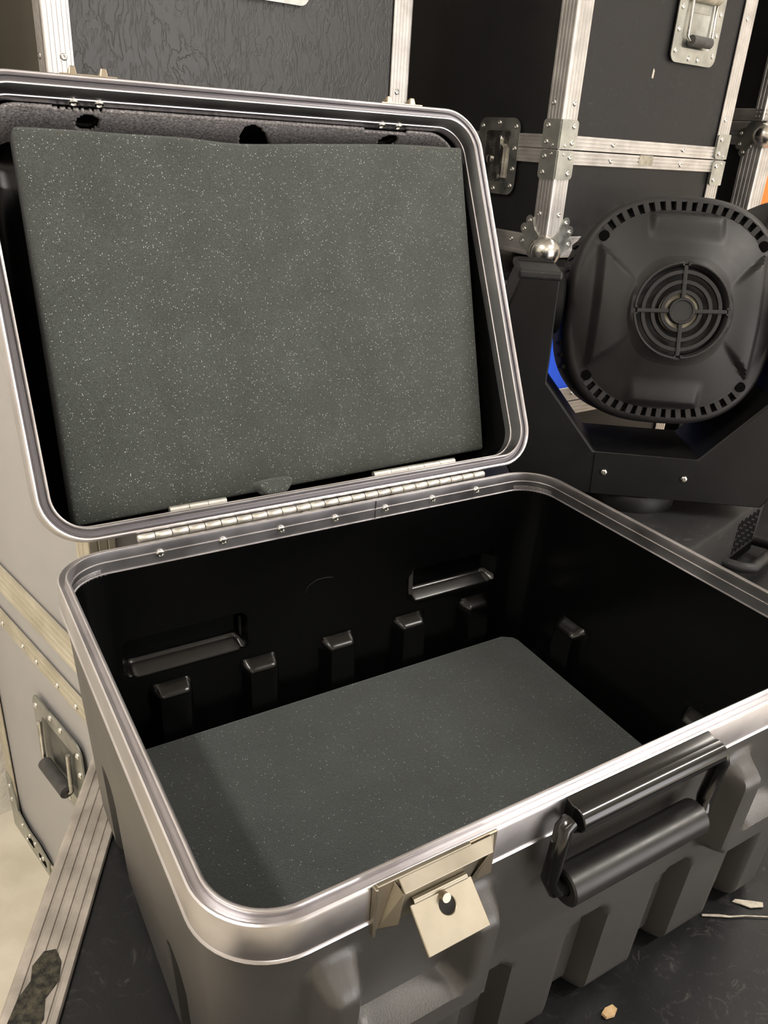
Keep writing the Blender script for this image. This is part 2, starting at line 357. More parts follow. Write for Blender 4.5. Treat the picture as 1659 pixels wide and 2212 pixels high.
def flight_case(name, label, org, az, size, panel, ext, ew=.046, seam=None, seamw=.031, riv=('front', 'left'), ng=4, rstep=.24, panels={}, group=None, top_panel=None, lower_panel=None):
    W_, D_, H_ = size
    t = thing(name, label, 'flight case', T(*org) @ Matrix.Rotation(math.radians(az), 4, 'Z'), group)
    e = .003
    # panels: one board for every face, split at the seam
    zs = [(0, H_)] if seam is None else [(0, seam - .001), (seam + .001, H_)]
    b = .012
    for z0, z1 in zs:
        lowp = (lower_panel if (z0 == 0 and seam is not None and lower_panel) else None)
        for fn, a_, c_ in (('front', (e, e, z0), (W_ - e, b, z1)), ('back', (e, D_ - b, z0), (W_ - e, D_ - e, z1)), ('left', (e, b, z0), (b, D_ - b, z1)), ('right', (W_ - b, b, z0), (W_ - e, D_ - b, z1))):
            obj('panel', MB().box(a_, c_), lowp or panels.get(fn, panel), t, None)
    obj('panel', MB().box((b, b, 0.001), (W_ - b, D_ - b, b)), panel, t, None)
    obj('panel', MB().box((b, b, H_ - b), (W_ - b, D_ - b, H_ - .001)), top_panel or panel, t, None)
    # corner angles
    cs = [((0, 0), 'left', 'front'), ((W_, 0), 'right', 'front'), ((W_, D_), 'right', 'back'), ((0, D_), 'left', 'back')]
    for (x, y), fa, fb in cs:
        for z0, z1 in zs:
            o = obj('edge_extrusion', angle_ext((x, y, z0), (x, y, z1), FN[fa], FN[fb], ew, ng=ng), ext, t, 30)
            k = z0 + .10
            while k < z1 - .05:
                for f1, f2 in ((fa, fb), (fb, fa)):
                    if f1 in riv: rivet(o, Vector((x, y, k)) + Vector(FN[f1]) * .004 - Vector(FN[f2]) * ew * .62, FN[f1])
                k += rstep
    ends = {'front': ((0, 0), (W_, 0)), 'right': ((W_, 0), (W_, D_)), 'back': ((W_, D_), (0, D_)), 'left': ((0, D_), (0, 0))}
    for fn, (p, q) in ends.items():
        for z, fz in ((0, 'bottom'), (H_, 'top')):
            o = obj('edge_extrusion', angle_ext((*p, z), (*q, z), FN[fn], FN[fz], ew, ng=ng), ext, t, 30)
            L = math.hypot(q[0] - p[0], q[1] - p[1]); n = max(1, int(L / rstep))
            for k in range(n):
                s_ = (k + .5) / n; pt = Vector((p[0] + (q[0] - p[0]) * s_, p[1] + (q[1] - p[1]) * s_, z))
                if fn in riv: rivet(o, pt + Vector(FN[fn]) * .004 - Vector(FN[fz]) * ew * .62, FN[fn])
                if fz == 'top' and 'top' in riv: rivet(o, pt + Vector(FN[fz]) * .004 - Vector(FN[fn]) * ew * .62, FN[fz])
        if seam is not None:
            for z, up in ((seam + .0015, -1), (seam - .0015, 1)):
                d = (Vector((*q, 0)) - Vector((*p, 0))).normalized() * ew
                o = obj('seam_strip', strip_ext(Vector((*p, z)) + d, Vector((*q, z)) - d, FN[fn], (0, 0, up), seamw), ext, t, 30)
                if fn in riv:
                    L = math.hypot(q[0] - p[0], q[1] - p[1]) - 2 * ew; n = max(1, int(L / rstep))
                    for k in range(n):
                        s_ = (k + .5) / n; pt = Vector((*p, z)).lerp(Vector((*q, z)), (ew + L * s_) / (L + 2 * ew))
                        rivet(o, pt + Vector(FN[fn]) * .004 + Vector((0, 0, -up * seamw * .55)), FN[fn])
    return t
def corner_bracket(t, x, y, fa, fb, z0, z1, w_=.05):
    o = MB()
    for f1, f2 in ((fa, fb), (fb, fa)):
        n = Vector(FN[f1]); s_ = -Vector(FN[f2]); c = Vector((x, y, 0))
        out = rr2(-.004, w_, z0, z1, .010, 4)
        base = fr(c + n * .0055, s_, Vector((0, 0, 1)), n)
        pr = [(min(a_, w_), z) if a_ > .02 else (-.006 if a_ < .004 else a_, z) for a_, z in out]
        o.prism(pr, -.003, .0035, base)
    o = obj('corner_bracket', o, M['zinc'], t, 35)
    for f1, f2 in ((fa, fb), (fb, fa)):
        n = Vector(FN[f1]); s_ = -Vector(FN[f2])
        for k in (.22, .78): rivet(o, Vector((x, y, z0 + (z1 - z0) * k)) + n * .009 + s_ * .034, n, 1.0)
        rivet(o, Vector((x, y, z0 + (z1 - z0) * (.12 if z0 > .24 else .88))) + n * .009 + s_ * .012, n, .6)
def ball_corner(t, x, y, z, fa, fb, up=1, r=.041):
    c = Vector((x, y, z)) - (Vector(FN[fa]) + Vector(FN[fb])) * -.002 + Vector((0, 0, up * (.012 if up > 0 else .034)))
    mb = MB(); pr = [(r * math.sin(PI * k / 14), -r * math.cos(PI * k / 14)) for k in range(15)]
    mb.lathe(pr, 24, T(*c))
    o = obj('corner_ball', mb, M['steel'], t, 180)
    for f1, f2 in ((fa, fb), (fb, fa)):
        n = Vector(FN[f1]); s_ = -Vector(FN[f2])
        pts = [(0, -.004), (.050, -.004), (.062, .012)]
        for cx, cy, a0, a1 in ((.075, .030, -70, 110), (.074, .062, -60, 120), (.058, .082, 0, 180)):
            for k in range(7):
                a_ = math.radians(a0 + (a1 - a0) * k / 6); pts.append((cx + .013 * math.cos(a_), cy + .013 * math.sin(a_)))
        pts += [(.036, .062), (.014, .045), (0, .045)]
        pts = [(a_, b_ * up) for a_, b_ in pts]
        pl = obj('corner_plate', MB().prism(pts, 0, .0025, fr(Vector((x, y, z)) + n * .0046, s_, Vector((0, 0, 1)), n)), M['zinc'], t, 35)
        for cx, cy in ((.075, .030), (.073, .060), (.056, .082)): rivet(pl, Vector((x, y, z + cy * up)) + n * .0071 + s_ * cx, n, .85)
def recessed_handle(t, face_o, sx, n, w_, h_, grip_m, tube_m=None, pocket='zinc'):
    """plate with a pocket on a face: face_o is its centre, sx the horizontal axis, n the outward normal"""
    F = fr(face_o, sx, Vector((0, 0, 1)), n)
    hw, hh = w_ / 2, h_ / 2; m_ = .034
    pl = obj('handle_plate', MB().ringprism(rr2(-hw, hw, -hh, hh, .022), rr2(-hw + m_, hw - m_, -hh + m_, hh - m_, .008), .0045, .0075, F), M['zinc'], t, 35)
    pk = rr2(-hw + m_, hw - m_, -hh + m_, hh - m_, .008); pi = [(x * .93, y * .93) for x, y in pk]; k = len(pk)
    F0 = F @ T(0, 0, .0046 + .0)
    mb = MB(); v = [(x, y, .0028) for x, y in pk] + [(x, y, .0002 - .0) for x, y in pi]
    mb.add([F0 @ Vector(p) for p in v], [(i, (i + 1) % k, (i + 1) % k + k, i + k) for i in range(k)] + [tuple(range(k, 2 * k))])
    obj('handle_pocket', mb, M[pocket], t, 35)
    for sx_ in (-1, 1):
        for q in (-.8, -.27, .27, .8):
            rivet(pl, F @ Vector((sx_ * (hw - .014), q * (hh - .008), .0075)), n, .95)
            if abs(q) < .7 or True: rivet(pl, F @ Vector((q * (hw - .022), sx_ * (hh - .012), .0075)), n, .95) if abs(q) < .5 else None
    iw, ih = hw - m_ - .008, hh - m_ - .004
    bail = MB().tube([F @ Vector(p) for p in [(-iw, ih, .014), (-iw, -ih + .02, .016), (-iw + .006, -ih + .012, .018), (iw - .006, -ih + .012, .018), (iw, -ih + .02, .016), (iw, ih, .014)]], .004, 8)
    ha = obj('handle_bail', bail, M['steel'], t, 60)
    g = MB().tube([F @ Vector((-iw + .012, -ih + .012, .020)), F @ Vector((iw - .010, -ih + .012, .020))], .0125, 16)
    obj('handle_grip', g, grip_m, t, 40)
    if tube_m:
        g = MB().tube([F @ Vector((-iw + .004, ih - .006, .016)), F @ Vector((iw - .002, ih - .006, .016))], .0135, 16)
        obj('hinge_tube', g, tube_m, t, 40)
        obj('spring_plate', MB().box((-iw + .014, ih - .04, .004), (iw - .014, ih - .018, .0075), F), M['zinc'], t, None)
    return pl
def butterfly_latch(t, face_o, sx, n, w_=.155, h_=.18):
    F = fr(face_o, sx, Vector((0, 0, 1)), n); hw, hh = w_ / 2, h_ / 2
    pl = obj('latch_plate', MB().ringprism(rr2(-hw, hw, -hh, hh, .026), rr2(-hw + .030, hw - .030, -hh + .030, hh - .030, .010), .0046, .0072, F), M['zinc'], t, 35)
    pk = rr2(-hw + .030, hw - .030, -hh + .030, hh - .030, .010); k = len(pk)
    mb = MB().add([F @ Vector((x, y, .0070)) for x, y in pk] + [F @ Vector((x * .8, y * .86, .0050)) for x, y in pk], [(i, (i + 1) % k, (i + 1) % k + k, i + k) for i in range(k)] + [tuple(range(k, 2 * k))])
    obj('latch_dish', mb, M['steel'], t, 35)
    obj('latch_wing', MB().prism(rr2(-.006, .012, -.055, .045, .006), .0055, .0095, F), M['steel'], t, 35)
    obj('latch_wing', MB().prism([(.016, -.035), (.030, -.050), (.030, .02), (.020, .03)], .0055, .013, F), M['steel'], t, 35)
    obj('latch_screw', MB().lathe([(.010, .005), (.010, .011), (.007, .0125), (0, .0125)], 16, F @ T(-.024, -.008, 0)), M['steel'], t, 40)
    for x, y in ((-hw + .014, hh - .02), (0, hh - .012), (hw - .014, hh - .02), (hw - .012, .02), (hw - .012, -.028), (hw - .014, -hh + .022), (-hw + .014, -hh + .022), (0, -hh + .012)): rivet(pl, F @ Vector((x, y, .0072)), n, .95)

# ------------------------------------------------------------------ supporting cases
AX = math.radians(-26.2); ux = Vector((math.cos(AX), math.sin(AX), 0)); uy = Vector((-math.sin(AX), math.cos(AX), 0))
P_A = Vector((.008, .042, 0)); ST = -.3045   # panel top; the angles stand 4 mm proud
o_ = P_A + uy * -.80
caseA = flight_case('flight_case', 'black flight case with scuffed top carrying the open black trunk', (o_.x, o_.y, FLOOR), -26.2, (1.18, 1.045, ST - FLOOR), M['lam_black'], M['alu_worn'], ew=.046, seam=.45, riv=('left', 'top'), ng=4, rstep=.36, top_panel=M['lam_top'])
caseA_dent = MB()
dn = [(-.019, -.035), (-.008, -.048), (.004, -.044), (.010, -.028), (.006, -.010), (.013, .006), (.010, .024), (.002, .036), (-.008, .034), (-.014, .020), (-.011, .006), (-.017, -.010)]
dl = (Vector((-.088, -.207, 0)) - o_); dl = Vector((dl.dot(ux), dl.dot(uy), ST - FLOOR))
obj('torn_gouge', MB().prism(dn, .0040, .0049, T(*dl) @ Matrix.Rotation(.0, 4, 'Z')), M['wood'], caseA, None)
o_ = P_A + uy * .262 + ux * .45
caseB = flight_case('flight_case', 'black flight case with a dusty top under the moving head lights', (o_.x, o_.y, FLOOR), -26.2, (1.55, .98, ST - FLOOR), M['lam_black'], M['alu_case'], ew=.046, seam=.45, riv=('top',), top_panel=M['lam_black'])

# ------------------------------------------------------------------ pale grey case at the left
GO = Vector((-.057, .843, FLOOR))
grey = flight_case('flight_case', 'pale grey flight case with dull aluminium bands standing by the white wall', tuple(GO), -77.16, (.585, .40, 1.34), M['lam_grey'], M['alu_cream'], ew=.036, seam=None, riv=('front',), ng=2, rstep=.3)
gx, gn = Vector((1, 0, 0)), Vector((0, -1, 0))
b1 = obj('seam_strip', strip_ext((.036, 0, .775), (.549, 0, .775), gn, (0, 0, 1), .062, ng=4), M['alu_cream'], grey, 30)
b2 = obj('seam_strip', strip_ext((.036, 0, .664), (.549, 0, .664), gn, (0, 0, 1), .040, ng=2), M['alu_cream'], grey, 30)
for x in (.09, .16, .255, .315, .40, .47, .53): rivet(b2, (x, -.004, .636), gn, .9)
recessed_handle(grey, Vector((.372, 0, .462)), gx, gn, .20, .175, M['grip'], pocket='pocket')
cp = obj('corner_plate', MB().prism([(.0, -.003), (.20, -.003), (.20, .05), (.15, .062), (.09, .060), (.045, .075), (.030, .15), (.0, .16)], .0044, .0072, fr((0, 0, 0), gx, (0, 0, 1), gn)), M['zinc'], grey, 35)
for x, z in ((.015, .13), (.015, .09), (.06, .045), (.10, .045), (.13, .045), (.17, .035), (.08, .018), (.15, .015)): rivet(cp, (x, -.0072, z), gn, .9)
obj('plate_slot', MB().prism(rr2(.085, .12, .02, .04, .006), .0072, .0076, fr((0, 0, 0), gx, (0, 0, 1), gn)), M['dark'], cp, None)
obj('plate_slot', MB().prism(rr2(.145, .185, .016, .034, .006), .0072, .0076, fr((0, 0, 0), gx, (0, 0, 1), gn)), M['dark'], cp, None)

# ------------------------------------------------------------------ tall black leatherette case behind the lid
tall = flight_case('flight_case', 'tall black flight case in wrinkled leatherette behind the open lid', (.233, 1.085, FLOOR), 3.6, (.842, .50, 2.10), M['leather'], M['alu_case'], ew=.050, seam=None, riv=('front', 'left'), ng=5, rstep=.30, panels={'left': M['wall_reflection']})
recessed_handle(tall, Vector((.455, 0, 1.84)), Vector((1, 0, 0)), Vector((0, -1, 0)), .215, .19, M['grip'])

# ------------------------------------------------------------------ black case with ball corner, its castor board and the blue case below
B1 = Vector((1.337, .856, .140)); 
bc1 = flight_case('flight_case', 'black flight case with steel ball corner and butterfly latch, upper right', tuple(B1), 3.5, (.66, .72, 1.0), M['lam_black'], M['alu_case'], ew=.048, seam=.248, riv=('front', 'left'), ng=4)
corner_bracket(bc1, 0, 0, 'left', 'front', .250, .314); corner_bracket(bc1, 0, 0, 'left', 'front', .182, .246)
corner_bracket(bc1, .66, 0, 'right', 'front', .250, .314); corner_bracket(bc1, .66, 0, 'right', 'front', .182, .246)
ball_corner(bc1, 0, 0, 0, 'left', 'front'); ball_corner(bc1, .66, 0, 0, 'right', 'front')
recessed_handle(bc1, Vector((.432, 0, .560)), Vector((1, 0, 0)), Vector((0, -1, 0)), .182, .190, M['grip'], M['tape'])
butterfly_latch(bc1, Vector((0, .210, .224)), Vector((0, -1, 0)), Vector((-1, 0, 0)))
mk = MB().prism([(-.004, -.010), (.003, -.012), (.004, .006), (-.001, .011)], .003, .0036, fr((.30, 0, .435), (1, 0, 0), (0, 0, 1), (0, -1, 0)))
mk.xf(T(0, .006, 0)); obj('paint_fleck', mk, M['scrap'], bc1, None)
st_ = MB().prism(rr2(-.028, .028, -.012, .012, .005), .0042, .0047, fr((.325, 0, .236), (1, 0, 0), (0, 0, 1), (0, -1, 0)))
obj('torn_sticker', st_, M['tape'], bc1, None)
R35 = Matrix.Rotation(math.radians(3.5), 4, 'Z')
board = thing('castor_board', 'black castor board between the black case and the blue case', 'board', T(B1.x, B1.y, .055) @ R35)
obj('board', MB().box((.03, .03, 0), (.63, .69, .022)), M['lam_black'], board, None, bevel=.003)
for x in (.09, .57):
    for y in (.09, .63): obj('riser_block', MB().box((x - .045, y - .045, .022), (x + .045, y + .045, .070)), M['lam_black'], board, None, bevel=.003)
blue = flight_case('flight_case', 'blue flight case glimpsed past the moving head yoke', (B1.x, B1.y, FLOOR), 3.5, (.66, .72, .051 - FLOOR), M['blue'], M['alu_case'], ew=.046, seam=-.262 - FLOOR, seamw=.040, riv=('front',), lower_panel=M['lam_black'])
# ------------------------------------------------------------------ cases at the far right
B3 = Vector((2.245, .957, FLOOR))
orange = flight_case('flight_case', 'orange flight case with black end panel at the right edge', tuple(B3), 3.5, (1.1, .9, .497 - FLOOR), M['orange'], M['alu_case'], ew=.062, seam=None, riv=('left', 'front'), ng=4, panels={'left': M['lam_black']})
ball_corner(orange, 0, 0, .497 - FLOOR, 'left', 'front', up=-1, r=.036)
butterfly_latch(orange, Vector((0, .19, .33 - FLOOR)), Vector((0, -1, 0)), Vector((-1, 0, 0)), .15, .20)
dark = flight_case('flight_case', 'black flight case stacked on the orange case, top right', (B3.x, B3.y + .02, .5060), 3.5, (1.1, .88, .85), M['lam_black'], M['alu_case'], ew=.030, seam=None, riv=(), ng=2)

# ------------------------------------------------------------------ the open trunk: lower half
XA, XB, YA, YB, RR = -.011, .611, -.4585, .011, .053
root = thing('equipment_trunk', 'open black moulded trunk with aluminium rim and hinged lid', 'trunk', T(.30, -.2235, -.2995))
RT = T(-.30, .2235, .2995)
def tobj(name, mb, m, parent=root, smooth=35, bevel=0): return obj(name, mb.xf(RT), m, parent, smooth, None, bevel)
pathd = rrect(XA, XB, YA, YB, RR, 18, .0045)
GX = [.303 + (k - 2) * .1037 for k in range(5)]; GY = [-.120, -.327]
UC = (.114, .488)
def wall_of(nx, ny):
    if ny < -.99: return 'F'
    if ny > .99: return 'B'
    if nx > .99: return 'R'
    if nx < -.99: return 'L'
def disp(x, y, nx, ny, z, inside):
    wl = wall_of(nx, ny)
    if not wl: return 0.0
    d = 0.0
    if wl in 'FB':
        for g in GX:
            if abs(x - g) < .03: d -= .017 * (ss(.004, -.004, sdbox(x, z, g, -.40, .0205, .228, .006)) if inside else ss(.003, -.003, sdbox(x, z, g, -.40, .0195, .228, .016)))
        for u in UC:
            if abs(x - u) < .1 and z > -.19:
                if inside:
                    if wl == 'B': d += .020 * ss(.004, -.004, sdbox(x, z, u + (.003 if u < .3 else -.012), -.129, .066, .019, .008))
                else:
                    o = ss(.005, -.005, sdbox(x, z, u, -.103, .065, .052, .012)) * (1 - (wl == 'F') * ss(.004, -.004, sdbox(x, z, u, -.03, .039, .098, .010)))
                    d += .021 * o * ss(-.048, -.072, z)
    else:
        for g in GY:
            if abs(y - g) < .03: d -= .017 * (ss(.004, -.004, sdbox(y, z, g, -.40, .0205, .228, .006)) if inside else ss(.003, -.003, sdbox(y, z, g, -.40, .0195, .228, .016)))
    return d
def shell(inside):
    off0 = .0125 if inside else .003
    z0, z1 = (-.0245, -.262) if inside else (-.028, -.2835)
    zs = []; z = z0
    while z > z1: zs.append((z, 0.0)); z -= .0045
    rb = .022 if inside else .015
    for k in range(0, 6):
        a_ = PI / 2 * k / 5; zs.append((z1 - rb * math.sin(a_), rb * (1 - math.cos(a_))))
    rows = []
    for z, ex in zs:
        tp = .0135 * (z0 - z) / (z0 + .2985)
        row = []
        for x, y, nx, ny in pathd:
            s_ = off0 + tp + ex - disp(x, y, nx, ny, z, inside)
            row.append((x - nx * s_, y - ny * s_, z))
        rows.append(row)
    if inside: rows = rows[::-1]
    mb = MB().grid(rows, True)
    base = len(mb.v) - len(pathd) if not inside else 0
    cap = tuple(range(base, base + len(pathd)))
    mb.f.append(cap if inside else cap[::-1])
    return mb
tobj('outer_shell', shell(False), M['shell'], smooth=50)
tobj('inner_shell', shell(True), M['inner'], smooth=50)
patha = rrect(XA, XB, YA, YB, RR, 14)
RIM = [(.003, -.0325), (-.0006, -.0325), (-.0012, -.0315), (-.0006, -.0303), (0, -.0298), (0, -.0050), (.0006, -.0033), (.0018, -.0026), (.0032, -.0032), (.0038, -.0046), (.0068, -.0052),
       (.0074, -.0016), (.0080, -.0003), (.0088, 0), (.0098, 0), (.0107, -.0006), (.0110, -.0024), (.0110, -.0108), (.0121, -.0114), (.0121, -.0128), (.0110, -.0134), (.0110, -.0232), (.0125, -.0240), (.0125, -.0265), (.0040, -.0265)]
rim = tobj('aluminium_rim', sweep(MB(), patha, RIM), M['alu'], smooth=28)
# screws in the rim along the hinge side
SCR = MB().lathe([(.0048, 0), (.0047, .0014), (.0040, .0024), (.0026, .0026), (.0020, .0012), (0, .0010)], 14).mesh('screw', M['rivet'], 50)
for k in range(7): link('screw', SCR, rim, RT @ on((.0955 + k * .0678, -.0001, -.0135), (0, -1, 0)))
sl = MB().box((.352, -.0007, -.0240), (.3532, .0000, -.0012)); tobj('rim_joint', sl, M['gasket'], rim, None)
# knurled clamp marks on the inner rim corners: tiny raised teeth
for side, pts in (('a', [(.045 + k * .0021, -.0004, 0, -1) for k in range(30)]),):
    pass
kn = MB()
for x, y, nx, ny in rrect(XA, XB, YA, YB, RR, 46):
    s_ = .0112
    if wall_of(nx, ny) or (x < .3 and y < -.2) or (x > .3 and y < -.2): continue
    for zz in (-.0222, -.0206, -.0190):
        c = Vector((x - nx * s_, y - ny * s_, zz)); kn.box((-.00045, -.00045, -.0004), (.00045, .00045, .0004), T(*c))
tobj('knurling', kn, M['alu'], rim, None)['kind'] = 'stuff'
# ------------------------------------------------------------------ hinge
hg = tobj('hinge_leaf', MB().box((.077, .0112, -.030), (.523, .0124, -.004)), M['hinge'], root, None)
n_k = 25; L_k = (.523 - .077) / n_k
for k in range(n_k):
    x = .077 + k * L_k
    tobj('hinge_knuckle', MB().tube([(x + .0004, .0142, .0006), (x + .0014, .0142, .0006), (x + L_k - .0014, .0142, .0006), (x + L_k - .0004, .0142, .0006)], [.0036, .0042, .0042, .0036], 14), M['hinge'], hg, 40)
# ------------------------------------------------------------------ lid
TH = 1.1162; LO = Vector((-.012, .0143, .0059))
LM = fr(LO, (1, 0, 0), (0, math.cos(TH), math.sin(TH)), (0, -math.sin(TH), math.cos(TH)))
LW, LH = .622, .469
def lobj(name, mb, m, parent=root, smooth=35, bevel=0): return tobj(name, mb.xf(LM), m, parent, smooth, bevel)
pl_ = rrect(0, LW, 0, LH, .051, 14)
LF = [(.0015, -.034), (0, -.033), (0, -.0035), (.0008, -.0012), (.0022, 0), (.0038, -.0004), (.0050, -.0022), (.0056, -.0062), (.0112, -.0062), (.0118, -.0020), (.0126, -.0004), (.0136, 0), (.0146, -.0005), (.0152, -.0022),
      (.0154, -.0205), (.0164, -.0210), (.0164, -.0224), (.0154, -.0230), (.0154, -.0335), (.0135, -.034)]
frame = lobj('lid_frame', sweep(MB(), pl_, LF), M['alu'], smooth=28)
lobj('lid_gasket', sweep(MB(), pl_, [(.0058, -.0061), (.0110, -.0061), (.0108, -.0044), (.0084, -.0038), (.0060, -.0044)]), M['gasket'], frame, 40)
def lid_shell(off, depth, rb, flip):
    rows = []; zs = [(-.031 - (depth - rb - .031) * k / 6, 0.0) for k in range(7)] + [(-(depth - rb) - rb * math.sin(PI / 2 * k / 6), rb * (1 - math.cos(PI / 2 * k / 6))) for k in range(1, 7)]
    for z, ex in zs:
        rows.append([(x - nx * (off + ex + .008 * (-z - .031) / depth), y - ny * (off + ex + .008 * (-z - .031) / depth), z) for x, y, nx, ny in pl_])
    if not flip: rows = rows[::-1]
    mb = MB().grid(rows, True); n = len(pl_); base = 0 if not flip else len(mb.v) - n
    cap = tuple(range(base, base + n)); mb.f.append(cap[::-1] if not flip else cap); return mb
lobj('lid_shell', lid_shell(.002, .124, .03, False), M['shell'], smooth=50)
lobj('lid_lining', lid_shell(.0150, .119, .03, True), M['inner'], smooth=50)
# felt strip lining the top side of the lid, with its cut-outs
def felt():
    mb = MB(); nu, nn = 236, 34; r = .040; u0, u1 = .020, LW - .020; vt = LH - .0160; span = (u1 - u0 - 2 * r) + PI * r
    P = {}
    def pos(i, j):
        s_ = span * i / nu; n_ = -.0345 - .078 * j / nn; q = PI * r / 2; tp = .006 * j / nn
        if s_ < q: a_ = s_ / r; u, v = u0 + r - r * math.cos(a_), vt - r + r * math.sin(a_)
        elif s_ > span - q: a_ = (span - s_) / r; u, v = u1 - r + r * math.cos(a_), vt - r + r * math.sin(a_)
        else: u, v = u0 + r + (s_ - q), vt
        return (u, v - tp, n_)
    idx = {}
    def vid(i, j):
        if (i, j) not in idx: idx[(i, j)] = len(mb.v); mb.v.append(pos(i, j))
        return idx[(i, j)]
    for i in range(nu):
        for j in range(nn):
            u, v, n_ = pos(i + .5, j + .5)
            e1 = ((u - .131) / .0130) ** 2 + ((n_ + .060) / .0165) ** 2 < 1
            e2 = ((u - .314 - .38 * (-n_ - .034)) / .0205) ** 2 + ((n_ + .087) / .045) ** 2 < 1 and n_ > -.103
            e3 = ((u - .512) / .0140) ** 2 + ((n_ + .0585) / .0155) ** 2 < 1
            e4 = n_ > -.042 and ((u - .118) / .026) ** 2 < 1 and n_ > -.0375 - .0015 * math.sin(u * 900)
            e5 = n_ > -.0390 and ((u - .498) / .032) ** 2 < 1
            if e1 or e2 or e3 or e4 or e5: continue
            mb.f.append((vid(i, j), vid(i, j + 1), vid(i + 1, j + 1), vid(i + 1, j)))
    return mb
fe = lobj('felt_lining', felt(), M['felt'], root, 60)
so = fe.modifiers.new('thick', 'SOLIDIFY'); so.thickness = .003; so.offset = 1
for u in (.113, .139, .486, .511): link('screw', SCR, frame, RT @ LM @ on((u, LH - .0154, -.026), (0, -1, 0), (0, 0, 1)) @ Matrix.Scale(1.15, 4))
# latch keepers on the outer edge of the lid
def keeper(u0, u1):
    k = lobj('latch_keeper', MB().box((u0 - .008, LH, -.030), (u1 + .008, LH + .002, -.004)), M['brass'], root, None)
    w_ = (u1 - u0)
    for a_, b_ in ((u0, u0 + w_ * .24), (u1 - w_ * .24, u1)):
        lobj('keeper_lug', MB().prism([(a_, LH), (b_, LH), (b_ - .001, LH + .0115), (a_ + .003, LH + .0115)], -.024, -.006), M['brass'], k, None, .0012)
    lobj('keeper_bar', MB().box((u0 + w_ * .2, LH + .001, -.022), (u1 - w_ * .2, LH + .0045, -.012)), M['brass'], k, None, .0008)
keeper(.108, .149); keeper(.486, .530)
# short hinge strips lying inside the lid
for u0, u1 in ((.135, .200), (.392, .516)):
    h = None; n_ = int((u1 - u0) / .021)
    h = lobj('inner_hinge', MB().box((u0, .0158, -.052), (u1, .0170, -.034)), M['hinge'], root, None)
    for k in range(n_):
        a_ = u0 + (u1 - u0) * k / n_; b_ = u0 + (u1 - u0) * (k + 1) / n_
        lobj('hinge_knuckle', MB().tube([(a_ + .0003, .0185, -.036), (b_ - .0003, .0185, -.036)], .0040, 10), M['hinge'], h, 40)

# ------------------------------------------------------------------ latch on the front
YF = YA  # front face of the rim
la = tobj('latch', MB().box((.083, YF - .0020, -.0385), (.172, YF + .0000, -.0005)), M['brass'], root, None, .0008)
tobj('latch_frame', MB().box((.0815, YF - .0050, -.0395), (.0835, YF - .0005, .0002)), M['nickel'], la, None, .0005)
tobj('latch_frame', MB().box((.0835, YF - .0035, -.0012), (.150, YF - .0005, .0004)), M['nickel'], la, None, .0005)
# flared cover: top flap, left flap, right flap and the belly between
def quad(mb, pts, th=.0022):
    p = [Vector(q) for q in pts]; n = (p[1] - p[0]).cross(p[2] - p[0]).normalized() * th
    mb.add(p + [q - n for q in p], [(0, 1, 2, 3), (7, 6, 5, 4), (0, 4, 5, 1), (1, 5, 6, 2), (2, 6, 7, 3), (3, 7, 4, 0)]); return mb
a0, a1 = YF - .0020, YF - .0088
tobj('latch_cover', quad(MB(), [(.0985, a1, -.0085), (.0975, a0, -.0020), (.1660, a0, -.0020), (.1630, a1, -.0085)], .0020), M['nickel'], la, None, .0006)
tobj('latch_cover', quad(MB(), [(.0860, a0, -.0380), (.0955, a0, -.0030), (.0985, a1, -.0085), (.0965, a1, -.0330)], -.0016), M['nickel'], la, None, .0005)
tobj('latch_cover', quad(MB(), [(.1690, a0, -.0030), (.1640, a1, -.0090), (.1520, a1 + .003, -.0300), (.1600, a0, -.0380)], .0016), M['nickel'], la, None, .0005)
tobj('latch_belly', quad(MB(), [(.0965, a1 + .0040, -.0340), (.1540, a1 + .0040, -.0340), (.1630, a1 + .0040, -.0090), (.0985, a1 + .0040, -.0090)], .0015), M['nickel'], la, None, .0005)
tobj('latch_post', MB().tube([(.1265, a1 + .002, -.0250), (.1265, a1 - .0055, -.0215)], .0030, 12), M['brass'], la, 40)
# flipped-out hasp plate with its slot
TL, TR = Vector((.1040, -.4660, -.0225)), Vector((.1490, -.4660, -.0225))
BL, BR = Vector((.1085, -.4890, -.0400)), Vector((.1535, -.4890, -.0400))
hx = (TR - TL).normalized(); hy = ((BL + BR) / 2 - (TL + TR) / 2); hlen = hy.length; hy.normalize(); hn = hx.cross(hy).normalized(); hy = hn.cross(hx)
HM = fr((TL + TR) / 2, hx, hy, hn)
hw_ = (TR - TL).length / 2
hcx, hcy, hr = .0005, .0085, .0055
angs = sorted([2 * PI * k / 24 for k in range(24)] + [math.atan2(y - hcy, x - hcx) % (2 * PI) for x, y in ((-hw_, 0), (hw_, 0), (hw_, hlen), (-hw_, hlen))])
outl = []; hole = []
for a_ in angs:
    c, s_ = math.cos(a_), math.sin(a_)
    t_ = min([(hw_ - hcx) / c if c > 1e-9 else 9, (-hw_ - hcx) / c if c < -1e-9 else 9, (hlen - hcy) / s_ if s_ > 1e-9 else 9, -hcy / s_ if s_ < -1e-9 else 9])
    outl.append((hcx + c * t_, hcy + s_ * t_)); hole.append((hcx + hr * c, hcy + hr * s_))
hm_ = MB().ringprism(outl, hole, -.0013, .0013, HM)
hs = tobj('latch_hasp', hm_, M['nickel'], la, 35, .0006)
tobj('hasp_hinge', MB().tube([TL + Vector((.003, .001, .001)), TR + Vector((-.003, .001, .001))], .0024, 12), M['nickel'], la, 40)

